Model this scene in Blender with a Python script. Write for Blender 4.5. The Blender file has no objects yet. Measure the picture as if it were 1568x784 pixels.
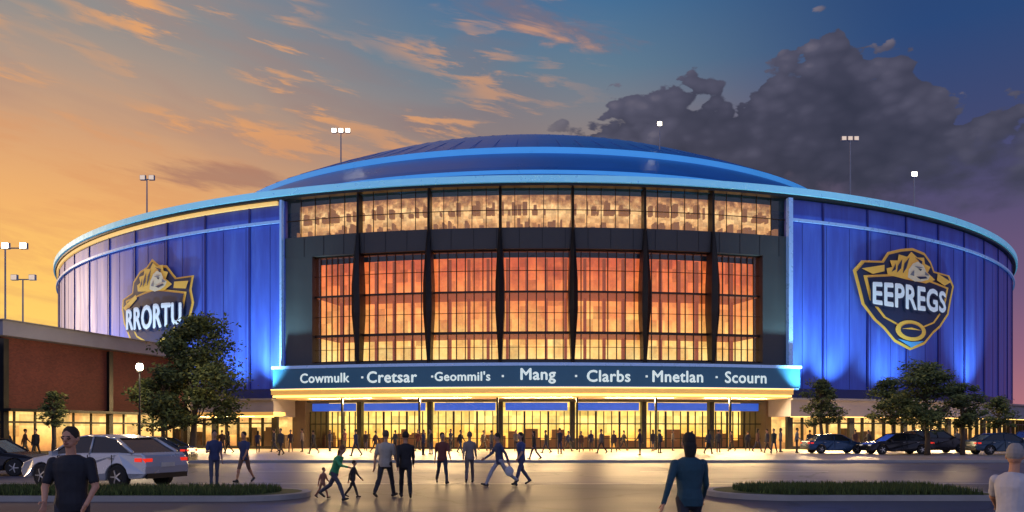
import bpy, bmesh, math, random
import numpy as np
from mathutils import Vector, Matrix
random.seed(7); np.random.seed(7)
rad=math.radians
sc=bpy.context.scene
sc.view_settings.view_transform='Standard'
try: sc.view_settings.look='None'
except: pass
sc.view_settings.exposure=0
F=1200.0; CH=1.75; HY=660.0
def X(px,D): return (px-784)/F*D
def Z(py,D): return CH+(HY-py)*D/F
def lin(r,g,b,k=1.0):
    o=[]
    for c in (r,g,b):
        c/=255.0
        o.append((c/12.92 if c<=.04045 else ((c+.055)/1.055)**2.4)*k)
    return (o[0],o[1],o[2],1.0)

# ---------------------------------------------------------------- camera
cam=bpy.data.cameras.new('camera'); co=bpy.data.objects.new('camera',cam)
sc.collection.objects.link(co); co.location=(0,0,CH); co.rotation_euler=(rad(90),0,0)
cam.sensor_width=36; cam.lens=36*F/1568; cam.shift_y=268/1568; cam.clip_end=5000; cam.clip_start=.1
sc.camera=co

# ---------------------------------------------------------------- materials
class NT:
    def __init__(s,nt): s.nt=nt; s.N=nt.nodes; s.L=nt.links
    def new(s,t,**k):
        n=s.N.new(t)
        for a,v in k.items(): setattr(n,a,v)
        return n
    def put(s,sock,v):
        if isinstance(v,bpy.types.NodeSocket): s.L.new(v,sock)
        else: sock.default_value=v
    def m(s,op,a,b=None,c=None,clamp=False):
        n=s.new('ShaderNodeMath',operation=op); n.use_clamp=clamp
        s.put(n.inputs[0],a)
        if b is not None: s.put(n.inputs[1],b)
        if c is not None: s.put(n.inputs[2],c)
        return n.outputs[0]
    def ss(s,x,a,b):
        n=s.new('ShaderNodeMapRange',interpolation_type='SMOOTHSTEP'); s.put(n.inputs[0],x)
        n.inputs[1].default_value=a; n.inputs[2].default_value=b
        return n.outputs[0]
    def ramp(s,x,stops,interp='LINEAR'):
        n=s.new('ShaderNodeValToRGB'); s.put(n.inputs[0],x); r=n.color_ramp; r.interpolation=interp
        while len(r.elements)<len(stops): r.elements.new(.5)
        for e,(p,c) in zip(r.elements,sorted(stops,key=lambda q:q[0])):
            e.position=p; e.color=c
        return n.outputs[0]
    def mix(s,f,a,b,blend='MIX'):
        n=s.new('ShaderNodeMix',data_type='RGBA',blend_type=blend)
        s.put(n.inputs[0],f); s.put(n.inputs[6],a); s.put(n.inputs[7],b); return n.outputs[2]
    def comb(s,x,y,z):
        n=s.new('ShaderNodeCombineXYZ'); s.put(n.inputs[0],x); s.put(n.inputs[1],y); s.put(n.inputs[2],z); return n.outputs[0]
    def sep(s,v):
        n=s.new('ShaderNodeSeparateXYZ'); s.put(n.inputs[0],v); return n.outputs
    def noise(s,v,scale,detail=4,rough=.55,dist=0):
        n=s.new('ShaderNodeTexNoise'); s.put(n.inputs['Vector'],v); n.inputs['Scale'].default_value=scale
        n.inputs['Detail'].default_value=detail; n.inputs['Roughness'].default_value=rough; n.inputs['Distortion'].default_value=dist
        return n.outputs['Fac']
def newmat(name):
    m=bpy.data.materials.new(name); m.use_nodes=True
    t=NT(m.node_tree); b=m.node_tree.nodes['Principled BSDF']
    return m,t,b
def nosample(m):
    try: m.cycles.emission_sampling='NONE'
    except Exception: pass
    return m
def mat(name,col,rough=.6,metal=0,var=.25,scale=2.0,bump=0,emit=None,es=0,stretch=(1,1,1)):
    m,t,b=newmat(name)
    tc=t.new('ShaderNodeTexCoord'); mp=t.new('ShaderNodeMapping'); t.L.new(tc.outputs['Object'],mp.inputs[0]); mp.inputs['Scale'].default_value=stretch
    n=t.noise(mp.outputs[0],scale,3,.6)
    f=t.m('MULTIPLY_ADD',n,var*2,1-var)
    cc=t.new('ShaderNodeCombineColor'); 
    for i in range(3): t.L.new(f,cc.inputs[i])
    c=t.mix(1.0,col,cc.outputs[0],'MULTIPLY')
    t.L.new(c,b.inputs['Base Color'])
    r=t.m('MULTIPLY_ADD',n,.25,max(.02,rough-.125)); t.L.new(r,b.inputs['Roughness'])
    b.inputs['Metallic'].default_value=metal
    if bump:
        bn=t.new('ShaderNodeBump'); bn.inputs['Strength'].default_value=bump; bn.inputs['Distance'].default_value=.02
        t.L.new(t.noise(tc.outputs['Object'],scale*8,3,.6),bn.inputs['Height']); t.L.new(bn.outputs[0],b.inputs['Normal'])
    if emit:
        b.inputs['Emission Color'].default_value=emit; b.inputs['Emission Strength'].default_value=es
        if es<2: nosample(m)
    return m
def glassmat(name,tint,ref=.12):
    m,t,b=newmat(name); t.N.remove(b); o=t.N['Material Output']
    tr=t.new('ShaderNodeBsdfTransparent'); tr.inputs[0].default_value=tint
    gl=t.new('ShaderNodeBsdfGlossy'); gl.inputs['Roughness'].default_value=.08
    mx=t.new('ShaderNodeMixShader'); mx.inputs[0].default_value=ref
    t.L.new(tr.outputs[0],mx.inputs[1]); t.L.new(gl.outputs[0],mx.inputs[2]); t.L.new(mx.outputs[0],o.inputs[0])
    return m
def interior(name,stops,z0,z1,cw,chh,var,strength,nscale=.35,contrast=.5):
    m,t,b=newmat(name); tc=t.new('ShaderNodeTexCoord'); s=t.sep(tc.outputs['Object'])
    h=t.m('MULTIPLY_ADD',s[2],1/(z1-z0),-z0/(z1-z0),clamp=True)
    n1=t.noise(tc.outputs['Object'],nscale,3,.6)
    hh=t.m('ADD',h,t.m('MULTIPLY_ADD',n1,contrast,-contrast/2))
    c=t.ramp(hh,stops)
    ix=t.m('FLOOR',t.m('DIVIDE',s[0],cw)); iz=t.m('FLOOR',t.m('DIVIDE',s[2],chh))
    w=t.new('ShaderNodeTexWhiteNoise'); t.L.new(t.comb(ix,0.5,iz),w.inputs[0])
    n2=t.noise(tc.outputs['Object'],2.2,2,.7)
    v=t.m('ADD',t.m('MULTIPLY_ADD',w.outputs[0],var*2,1-var),t.m('MULTIPLY_ADD',n2,var*2.2,-var*1.1))
    cc=t.new('ShaderNodeCombineColor')
    for i in range(3): t.L.new(v,cc.inputs[i])
    c=t.mix(1.0,c,cc.outputs[0],'MULTIPLY')
    b.inputs['Base Color'].default_value=(.1,.06,.04,1)
    t.L.new(c,b.inputs['Emission Color']); b.inputs['Emission Strength'].default_value=strength
    return m

M={}
def wallmat():
    m,t,b=newmat('blue_metal_cladding'); tc=t.new('ShaderNodeTexCoord')
    mp=t.new('ShaderNodeMapping'); t.L.new(tc.outputs['Object'],mp.inputs[0]); mp.inputs['Scale'].default_value=(1,1,.12)
    n=t.noise(mp.outputs[0],.9,4,.6)
    c=t.ramp(n,[(.3,(.045,.080,.48,1)),(.55,(.065,.125,.62,1)),(.75,(.10,.19,.74,1))])
    t.L.new(c,b.inputs['Base Color']); b.inputs['Metallic'].default_value=.15
    t.L.new(t.m('MULTIPLY_ADD',n,.3,.28),b.inputs['Roughness'])
    return m
M['wall']=wallmat()
M['rib']=mat('dark_blue_rib',(.02,.03,.22,1),.4,.3)
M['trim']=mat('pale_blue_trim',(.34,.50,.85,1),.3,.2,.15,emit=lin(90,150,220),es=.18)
M['navy']=mat('navy_band',(.018,.026,.13,1),.5)
M['roof']=mat('blue_roof_metal',(.030,.20,.60,1),.32,.25,.3,.15)
M['roof2']=mat('bright_blue_fascia',(.14,.52,.98,1),.3,.1,.15,.3,emit=lin(60,150,225),es=.40)  # blue emission put into the metal so the fascia looks lit
M['eave']=mat('eave_metal',(.34,.72,.92,1),.3,.3,.15,.5,emit=lin(90,180,225),es=.35)  # cyan emission put into the metal for the bright rim
M['black']=mat('black_steel',(.010,.011,.013,1),.4,.3)
M['char']=mat('charcoal_panel',(.050,.055,.060,1),.55,.1,.25,.4)
M['grey']=mat('grey_concrete',(.27,.27,.32,1),.8,0,.2,.8,.2)
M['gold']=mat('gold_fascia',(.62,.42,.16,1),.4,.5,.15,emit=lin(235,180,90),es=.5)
M['goldp']=mat('gold_paint',(.70,.42,.07,1),.5,0,.12,emit=lin(235,165,60),es=.15)
M['cream']=mat('cream_paint',(.62,.55,.42,1),.5,0,.12,emit=lin(230,205,160),es=.12)
M['lnavy']=mat('logo_navy',(.010,.022,.075,1),.5)
M['lblue']=mat('logo_blue',(.08,.30,.62,1),.5,emit=lin(60,140,200),es=.15)
M['lwhite']=mat('logo_white',(.65,.72,.80,1),.5,0,.08,emit=lin(200,215,235),es=.25)
M['lgrey']=mat('logo_grey',(.22,.22,.25,1),.5)
M['letter']=mat('lit_letters',(.7,.78,.8,1),.5,emit=lin(205,228,228),es=.6)
M['signb']=mat('sign_band_teal',(.02,.08,.14,1),.35,.1,.3,.6,emit=lin(20,55,88),es=.5)
M['bluelit']=mat('lit_blue_fascia',(.02,.06,.4,1),.4,emit=lin(25,85,200),es=.8)
M['warmstrip']=mat('warm_light_strip',(.8,.6,.3,1),.4,emit=lin(255,205,110),es=2.5)
M['lamp']=nosample(mat('lamp_glow',(1,1,1,1),.4,emit=lin(255,240,205),es=9))
M['glass']=glassmat('window_glass',(.97,.95,.93,1),.04)
M['int_main']=interior('lit_concourse_interior',[(0,lin(255,220,135)),(.25,lin(255,192,102)),(.5,lin(246,150,78)),(.75,lin(226,118,60)),(1,lin(190,84,46))],8,18.5,.78,1.25,.28,1.22,.5,.75)
M['int_top']=nosample(interior('lit_clerestory_interior',[(0,lin(165,108,60)),(.3,lin(215,160,98)),(.6,lin(245,200,135)),(.8,lin(200,145,90)),(1,lin(145,96,60))],19.9,23.6,.45,.42,.32,1.15,1.9,.9))
M['int_low']=interior('lit_lobby_interior',[(0,lin(225,145,60)),(.4,lin(255,195,85)),(.75,lin(255,222,125)),(1,lin(240,195,95))],0,3.8,.9,.8,.3,1.4,.5,.7)
M['int_shop']=nosample(interior('lit_shop_interior',[(0,lin(150,90,50)),(.4,lin(240,170,85)),(.75,lin(255,212,125)),(1,lin(225,160,90))],0,3.2,1.3,.7,.4,1.2,.5,.9))
M['brown']=mat('brown_stone',(.09,.065,.055,1),.6)
M['steel']=mat('grey_steel',(.30,.31,.33,1),.4,.4)

# ---------------------------------------------------------------- mesh helpers
def link(o,parent=None):
    sc.collection.objects.link(o)
    if parent: o.parent=parent
    return o
def empty(name,loc=(0,0,0),rz=0):
    e=bpy.data.objects.new(name,None); e.empty_display_size=.5; e.location=loc; e.rotation_euler=(0,0,rz); link(e); return e
def meshobj(name,verts,faces,mats,parent=None,smooth=False,midx=None):
    me=bpy.data.meshes.new(name); me.from_pydata([tuple(v) for v in verts],[],faces)
    for m in (mats if isinstance(mats,(list,tuple)) else [mats]): me.materials.append(m)
    if midx is not None: me.polygons.foreach_set('material_index',midx)
    if smooth: me.polygons.foreach_set('use_smooth',[True]*len(me.polygons))
    me.update(); o=bpy.data.objects.new(name,me); return link(o,parent)
class MB:
    def __init__(s): s.v=[]; s.f=[]; s.mi=[]
    def add(s,v,f,mi=0):
        o=len(s.v); s.v+= [tuple(p) for p in v]; s.f+=[tuple(i+o for i in q) for q in f]; s.mi+=[mi]*len(f)
    def box(s,c,d,mi=0,mtx=None):
        v=[Vector((c[0]+sx*d[0]/2,c[1]+sy*d[1]/2,c[2]+sz*d[2]/2)) for sx in(-1,1) for sy in(-1,1) for sz in(-1,1)]
        if mtx: v=[mtx@p for p in v]
        s.add(v,[(0,1,3,2),(4,6,7,5),(0,4,5,1),(2,3,7,6),(0,2,6,4),(1,5,7,3)],mi)
    def tube(s,pts,rs,n=8,mi=0,cap=True):
        pts=[Vector(p) for p in pts]; V=[];Fc=[]
        for i,p in enumerate(pts):
            d=(pts[min(i+1,len(pts)-1)]-pts[max(i-1,0)]).normalized()
            a=d.orthogonal().normalized() if i==0 else (a-d*a.dot(d)).normalized()
            b=d.cross(a)
            for k in range(n):
                t=2*math.pi*k/n; V.append(p+(a*math.cos(t)+b*math.sin(t))*rs[i])
        for i in range(len(pts)-1):
            for k in range(n):
                k2=(k+1)%n; Fc.append((i*n+k,i*n+k2,(i+1)*n+k2,(i+1)*n+k))
        if cap:
            Fc.append(tuple(range(n-1,-1,-1))); Fc.append(tuple((len(pts)-1)*n+k for k in range(n)))
        s.add(V,Fc,mi)
    def obj(s,name,mats,parent=None,smooth=False): return meshobj(name,s.v,s.f,mats,parent,smooth,s.mi)

# ---------------------------------------------------------------- arena
R=75.7; dC=145.7; aC=rad(1.25)
C=Vector((dC*math.sin(aC),dC*math.cos(aC)))
def pt(phi,r,z): return Vector((C.x+r*math.sin(phi),C.y-r*math.cos(phi),z))
def phi_px(px,r=R):
    d=Vector(((px-784)/F,1)).normalized(); b=d.dot(C); disc=r*r-(C.length_squared-b*b)
    t=b-math.sqrt(max(disc,0)); p=d*t
    return math.atan2(p.x-C.x,C.y-p.y)
def arcbox(mb,r0,r1,p0,p1,z0,z1,mi=0,seg=None):
    n=seg or max(1,int(abs(p1-p0)/rad(1.2))+1); V=[];Fc=[]
    for i in range(n+1):
        p=p0+(p1-p0)*i/n
        V+=[pt(p,r0,z0),pt(p,r1,z0),pt(p,r1,z1),pt(p,r0,z1)]
    for i in range(n):
        a=i*4;b=a+4
        for k in range(4):
            k2=(k+1)%4; Fc.append((a+k,b+k,b+k2,a+k2))
    Fc.append((0,1,2,3)); Fc.append((n*4+3,n*4+2,n*4+1,n*4))
    mb.add(V,Fc,mi)
arena=empty('sports_arena')
pL,pR=phi_px(437),phi_px(1205)
gL,gR=phi_px(478),phi_px(1168)
cL,cR=phi_px(415,80),phi_px(1215,80)
PI=math.pi
mb=MB(); arcbox(mb,R-.4,R,pL,pL-rad(150),5.75,23.5); arcbox(mb,R-.4,R,pR,pR+rad(150),5.75,23.5)
arcbox(mb,R-.4,R,pL-rad(150)-.0001,pR+rad(150)-2*PI+.0001,0,23.5)
mb.obj('blue_cladding',M['wall'],arena)
mb=MB()
for sgn,p0 in ((-1,pL),(1,pR)):
    p=p0+sgn*rad(3.1)
    while abs(p-p0)<rad(100):
        w=.10/R; arcbox(mb,R+.003,R+.10,p-w,p+w,5.8,23.45,0,1); p+=sgn*rad(4.3)
mb.obj('cladding_ribs',M['rib'],arena)
mb=MB()
for sgn,p0 in ((-1,pL),(1,pR)):
    arcbox(mb,R+.13,R+.32,p0+sgn*.004,p0+sgn*rad(100),21.4,21.66)
    arcbox(mb,R+.02,R+.45,p0-.0015,p0+.0045 if sgn>0 else p0-.0045,5.75,23.5,0,1)
mb.obj('pale_trim',M['trim'],arena)
mb=MB()
for sgn,p0 in ((-1,pL),(1,pR)):
    p=p0+sgn*rad(1.3)
    while abs(p-p0)<rad(100):
        w=.02/R; arcbox(mb,R+.002,R+.02,p-w,p+w,5.8,21.3,0,1); p+=sgn*rad(2.15)
mb.obj('panel_joints',M['rib'],arena)
mb=MB(); arcbox(mb,R-.4,R+.08,pL,pL-rad(150),4.4,5.72); arcbox(mb,R-.4,R+.08,pR,pR+rad(150),4.4,5.72)
mb.obj('navy_base_band',M['navy'],arena)
# eave
mb=MB(); arcbox(mb,R-.2,R+.62,-PI,PI-.0001,23.82,24.42,0,260); mb.obj('eave_fascia',M['eave'],arena)
mb=MB(); arcbox(mb,R-.3,R+.42,-PI,PI-.0001,23.56,23.80,0,260); mb.obj('eave_soffit',M['black'],arena)
mb=MB(); arcbox(mb,R+.02,R+.25,pL-.01,pL-rad(62),23.15,23.50); mb.obj('eave_light_strip',mat('eave_glow',(.7,.5,.2,1),emit=lin(235,185,100),es=.8),arena)
# dome
RD=65.8
def domez(r): return 25.6+24.4*(1-(r/RD)**2)
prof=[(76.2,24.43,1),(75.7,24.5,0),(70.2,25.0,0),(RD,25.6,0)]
for r in np.linspace(64.5,59.6,5): prof.append((r,domez(r),0))
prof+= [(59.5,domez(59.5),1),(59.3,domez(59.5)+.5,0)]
for r in np.linspace(58.5,53.5,5): prof.append((r,domez(r)+.45,0))
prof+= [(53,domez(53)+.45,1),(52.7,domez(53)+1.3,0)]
for r in np.linspace(52,2,18): prof.append((r,domez(r)+r/52.0*.85,0))
n=240;V=[];Fc=[];mi=[]
for (r,z,_) in prof:
    for k in range(n): V.append(pt(2*PI*k/n,r,z))
for i in range(len(prof)-1):
    for k in range(n):
        k2=(k+1)%n; Fc.append((i*n+k,i*n+k2,(i+1)*n+k2,(i+1)*n+k)); mi.append(prof[i][2])
Fc.append(tuple((len(prof)-1)*n+k for k in range(n))); mi.append(0)
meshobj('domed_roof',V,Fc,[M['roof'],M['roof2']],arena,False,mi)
mb=MB()
for k in range(0,120):
    p=2*PI*k/120
    pts=[pt(p,r,z+.03) for (r,z,_) in prof if r<=52.7 and r>8][::3]
    mb.tube(pts,[.04]*len(pts),4,0,False)
mb.obj('roof_seams',M['roof'],arena)
# portal frame
fins=[phi_px(x) for x in (549,657,766,877,987,1091)]
mb=MB()
arcbox(mb,R-1.6,R,pL,pR,18.05,19.95)
arcbox(mb,R-1.6,R-.004,pL,gL,8.05,18.046); arcbox(mb,R-1.6,R-.004,gR,pR,8.05,18.046)
arcbox(mb,R-1.6,R+.1,pL,pR,7.45,8.046)
arcbox(mb,R-.4,R,pL,pR,4.4,7.44)
mb.obj('portal_frame',M['char'],arena)
mb=MB()
for p in np.arange(pL,pR,rad(1.55)): arcbox(mb,R+.002,R+.02,p-.0003,p+.0003,18.06,19.9,0,1)
mb.obj('portal_panel_joints',M['black'],arena)
mb=MB(); arcbox(mb,R-2.6,R-2.4,pL,pR,19.9,23.56); mb.obj('clerestory_interior',M['int_top'],arena)
mb=MB(); arcbox(mb,R-5.4,R-5.2,pL,pR,7.6,18.4); mb.obj('concourse_interior',M['int_main'],arena)
mb=MB(); arcbox(mb,R-.35,R-.33,pL,pR,19.95,23.56); arcbox(mb,R-.62,R-.6,gL,gR,8.05,18.05); mb.obj('glazing',M['glass'],arena)
mb=MB()
for z in (10.6,14.3): arcbox(mb,R-5.1,R-.9,gL,gR,z-.08,z+.08)
for i in range(22):
    p=gL+(gR-gL)*(i+.5)/22; arcbox(mb,R-4.2,R-3.8,p-.0018,p+.0018,8.06,18.0,0,1)
mb.obj('interior_floors',mat('interior_brown',(.2,.08,.04,1),.7,emit=lin(190,95,50),es=.5),arena)
mb=MB()
for i in range(170):
    p=pL+(pR-pL)*random.random(); w=random.uniform(.0015,.006); z=random.choice((20.0,21.6)); h=random.uniform(.3,1.2)
    arcbox(mb,R-2.2,R-2.0+random.uniform(0,.8),p,p+w,z,z+h,0,1)
mb.obj('concourse_fittings',mat('concourse_dark',(.13,.09,.065,1),.8,emit=lin(175,118,70),es=.6),arena)
# mullions
mb=MB(); edges=[gL]+fins+[gR]
for a,b in zip(edges[:-1],edges[1:]):
    nn=8
    for i in range(1,nn):
        p=a+(b-a)*i/nn; w=.044/R; arcbox(mb,R-.59,R-.50,p-w,p+w,8.05,18.05,0,1)
for z,w in ((10.6,.12),(14.3,.09),(12.4,.022),(16.2,.022),(9.3,.02),(8.15,.08),(17.98,.07)): arcbox(mb,R-.585,R-.48,gL,gR,z-w,z+w)
for a,b in zip([pL]+fins,fins+[pR]):
    for i in range(1,5):
        p=a+(b-a)*i/5; w=.03/R; arcbox(mb,R-.32,R-.25,p-w,p+w,19.95,23.56,0,1)
arcbox(mb,R-.31,R-.23,pL,pR,21.55,21.61)
mb.obj('mullions',mat('dark_bronze_mullion',(.035,.018,.012,1),.4,.3),arena)
mb=MB()
for p in fins:
    prof_f=[(4.6,.08,.25),(8.0,.15,.35),(10,.25,.7),(12.5,.40,1.05),(15,.38,1.15),(17.9,.24,.8),(19.9,.12,.45),(23.5,.10,.35)]
    V=[];Fc=[]
    for z,w,d in prof_f:
        a=w/R; V+=[pt(p-a,R-.7,z),pt(p-a,R+d*.6,z),pt(p,R+d,z),pt(p+a,R+d*.6,z),pt(p+a,R-.7,z)]
    nn=len(prof_f)
    for i in range(nn-1):
        for k in range(5): k2=(k+1)%5; Fc.append((i*5+k,i*5+k2,(i+1)*5+k2,(i+1)*5+k))
    Fc.append((4,3,2,1,0)); Fc.append(tuple((nn-1)*5+k for k in range(5)))
    mb.add(V,Fc)
mb.obj('facade_fins',M['black'],arena)
# canopy
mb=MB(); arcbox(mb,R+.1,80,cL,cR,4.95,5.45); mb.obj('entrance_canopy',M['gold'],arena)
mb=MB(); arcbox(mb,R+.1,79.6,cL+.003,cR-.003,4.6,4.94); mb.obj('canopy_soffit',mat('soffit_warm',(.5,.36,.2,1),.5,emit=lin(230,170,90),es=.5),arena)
mb=MB(); arcbox(mb,79.61,79.75,cL,cR,4.72,4.9); arcbox(mb,80.003,80.06,cL,cR,5.36,5.44)
mb.obj('canopy_light_strip',M['warmstrip'],arena)
mb=MB(); arcbox(mb,76.6,77.3,pL-.003,pR+.003,5.6,7.45); mb.obj('sign_band',M['signb'],arena)
mb=MB(); arcbox(mb,76.5,77.45,pL-.004,pR+.004,7.46,7.72); arcbox(mb,77.31,77.42,pL,pR,5.5,5.66); mb.obj('sign_band_trim',M['trim'],arena)
# lobby
mb=MB(); arcbox(mb,R-4.2,R-4,pL,pR,.1,4.5); mb.obj('lobby_interior',M['int_low'],arena)
mb=MB(); 
for a,b in zip([phi_px(470)]+fins,fins+[phi_px(1170)]): arcbox(mb,R-.5,R-.2,a+.006,b-.006,3.6,4.30)
mb.obj('lit_blue_fascia',M['bluelit'],arena)
mb=MB(); 
arcbox(mb,R-4,R+.3,pL,phi_px(470),.13,4.55); arcbox(mb,R-4,R+.3,phi_px(1170),pR,.13,4.55)
mb.obj('entrance_piers',M['brown'],arena)
mb=MB()
for a,b in zip([phi_px(470)]+fins,fins+[phi_px(1170)]):
    for i in range(0,9):
        p=a+(b-a)*i/9; w=(.04 if i%3 else .09)/R; arcbox(mb,R-.62,R-.5,p-w,p+w,.13,3.54,0,1)
    arcbox(mb,R-.61,R-.51,a,b,2.35,2.45); arcbox(mb,R-.61,R-.51,a,b,.13,.28); arcbox(mb,R-.6,R-.52,a,b,1.05,1.10)
for p in fins:
    arcbox(mb,R-.7,R-.1,p-.22/R,p+.22/R,.13,4.5,0,1)
    arcbox(mb,79.0,79.2,p-.08/79,p+.08/79,.13,4.6,0,1)
mb.obj('door_frames',M['black'],arena)
mb=MB()
for i in range(46):
    p=pL+(pR-pL)*random.uniform(.05,.95); w=random.uniform(.2,.8)/R; arcbox(mb,R-3.6,R-3.2,p-w,p+w,.13,random.uniform(.8,2.0),0,1)
mb.obj('lobby_counters',mat('lobby_dark',(.16,.10,.06,1),.7,emit=lin(150,90,45),es=.3),arena)
# podium wings
mb=MB();mb2=MB();mb3=MB();mb4=MB();mb5=MB()
for sgn,p0 in ((-1,cL),(1,cR)):
    pe=p0+sgn*rad(95)
    arcbox(mb,R+.12,79.4,p0+sgn*.002,pe,3.05,4.5)
    arcbox(mb4,R+.12,79.7,p0+sgn*.002,pe,4.503,4.68)
    arcbox(mb5,79.1,79.3,p0+sgn*.004,p0+sgn*rad(50),2.98,3.045)
    arcbox(mb2,R+1.0,R+1.2,p0,pe,.1,3.04)
    p=p0+sgn*.004;i=0
    while abs(p-p0)<rad(95):
        w=(.28 if i%5==0 else .045)/79; arcbox(mb3,78.75,79.08,p-w,p+w,.13,3.04,0,1); p+=sgn*1.35/79; i+=1
    arcbox(mb3,78.8,79.05,p0,pe,2.4,2.52); arcbox(mb3,78.8,79.05,p0,pe,.13,.4)
mb.obj('podium_parapet',M['grey'],arena); mb4.obj('podium_coping',M['steel'],arena); mb5.obj('shopfront_light_strip',M['warmstrip'],arena)
mb2.obj('shop_interior',M['int_shop'],arena); mb3.obj('shopfront_frames',M['black'],arena)
mb=MB()
for i in range(90):
    sgn=random.choice((-1,1)); p0=cL if sgn<0 else cR; p=p0+sgn*random.uniform(.01,1.0); w=random.uniform(.2,.9)/79
    arcbox(mb,R+1.4,R+1.9,p-w,p+w,.13,random.uniform(.7,2.2),0,1)
mb.obj('shop_fittings',mat('shop_dark',(.10,.07,.05,1),.8),arena)
mb=MB(); a_,b_=phi_px(300,80.6),phi_px(425,80.6); arcbox(mb,79.42,81.2,a_,b_,3.1,3.42); mb.obj('side_entrance_canopy',M['gold'],arena)
mb=MB(); arcbox(mb,79.5,81.0,a_+.002,b_-.002,3.06,3.09); mb.obj('side_canopy_light',M['warmstrip'],arena)

# ---------- flat artwork wrapped on the cylinder
def wrap(name,verts2,faces,mapf,m,parent,maxlen=None):
    me=bpy.data.meshes.new(name); me.from_pydata([(a,b,0) for a,b in verts2],[],faces)
    bm=bmesh.new(); bm.from_mesh(me); bmesh.ops.triangulate(bm,faces=bm.faces)
    if maxlen:
        for _ in range(5):
            es=[e for e in bm.edges if e.calc_length()>maxlen]
            if not es: break
            bmesh.ops.subdivide_edges(bm,edges=es,cuts=1); bmesh.ops.triangulate(bm,faces=bm.faces)
    for v in bm.verts: v.co=mapf(v.co.x,v.co.y)
    bm.to_mesh(me); bm.free(); me.materials.append(m)
    return link(bpy.data.objects.new(name,me),parent)
def textmesh(body,size,off=.0,spacing=1.0):
    c=bpy.data.curves.new('t','FONT'); c.body=body; c.size=size; c.offset=off; c.space_character=spacing; c.resolution_u=3
    c.align_x='CENTER'; c.align_y='CENTER'
    o=bpy.data.objects.new('t',c); sc.collection.objects.link(o); dg=bpy.context.evaluated_depsgraph_get(); dg.update()
    me=o.evaluated_get(dg).to_mesh(); vs=[(v.co.x,v.co.y) for v in me.vertices]; fs=[tuple(p.vertices) for p in me.polygons]
    xs=[v[0] for v in vs]; ys=[v[1] for v in vs]; cx=(min(xs)+max(xs))/2; cy=(min(ys)+max(ys))/2
    vs=[(x-cx,y-cy) for x,y in vs]; o.evaluated_get(dg).to_mesh_clear(); bpy.data.objects.remove(o)
    return vs,fs,(max(xs)-min(xs)),(max(ys)-min(ys))
def bold_text(tx,size,place,m,parent,dx,layers=((0,0),(1,0),(-1,0),(0,1),(0,-1)),name='letters',maxlen=None,sx=1,sy=1):
    vs,fs,w,h=textmesh(tx,size,0,1.05)
    for i,(a,b) in enumerate(layers):
        wrap(name,[(x*sx+a*dx,y*sy+b*dx) for x,y in vs],fs,place(i*.006),m,parent,maxlen)
sign=empty('entrance_name_sign')
for px,tx in ((497,'Cowmulk'),(600,'Cretsar'),(708,"Geommil's"),(824,'Mang'),(932,'Clarbs'),(1038,'Mnetlan'),(1142,'Scourn')):
    w=textmesh(tx,1.45,0,1.05)[2]; s=min(.98,4.9/w); p0=phi_px(px,77.3)
    bold_text(tx,1.45,lambda o,p0=p0,s=s:(lambda x,y:pt(p0+x*s/77.3,77.34+o,6.56+y*s)),M['letter'],sign,.035)
mb=MB()
for px in (550,657,765,877,985,1092): 
    p=phi_px(px+5,77.3); arcbox(mb,77.32,77.37,p-.0012,p+.0012,6.46,6.64,0,1)
mb.obj('dots',M['letter'],sign)

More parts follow.
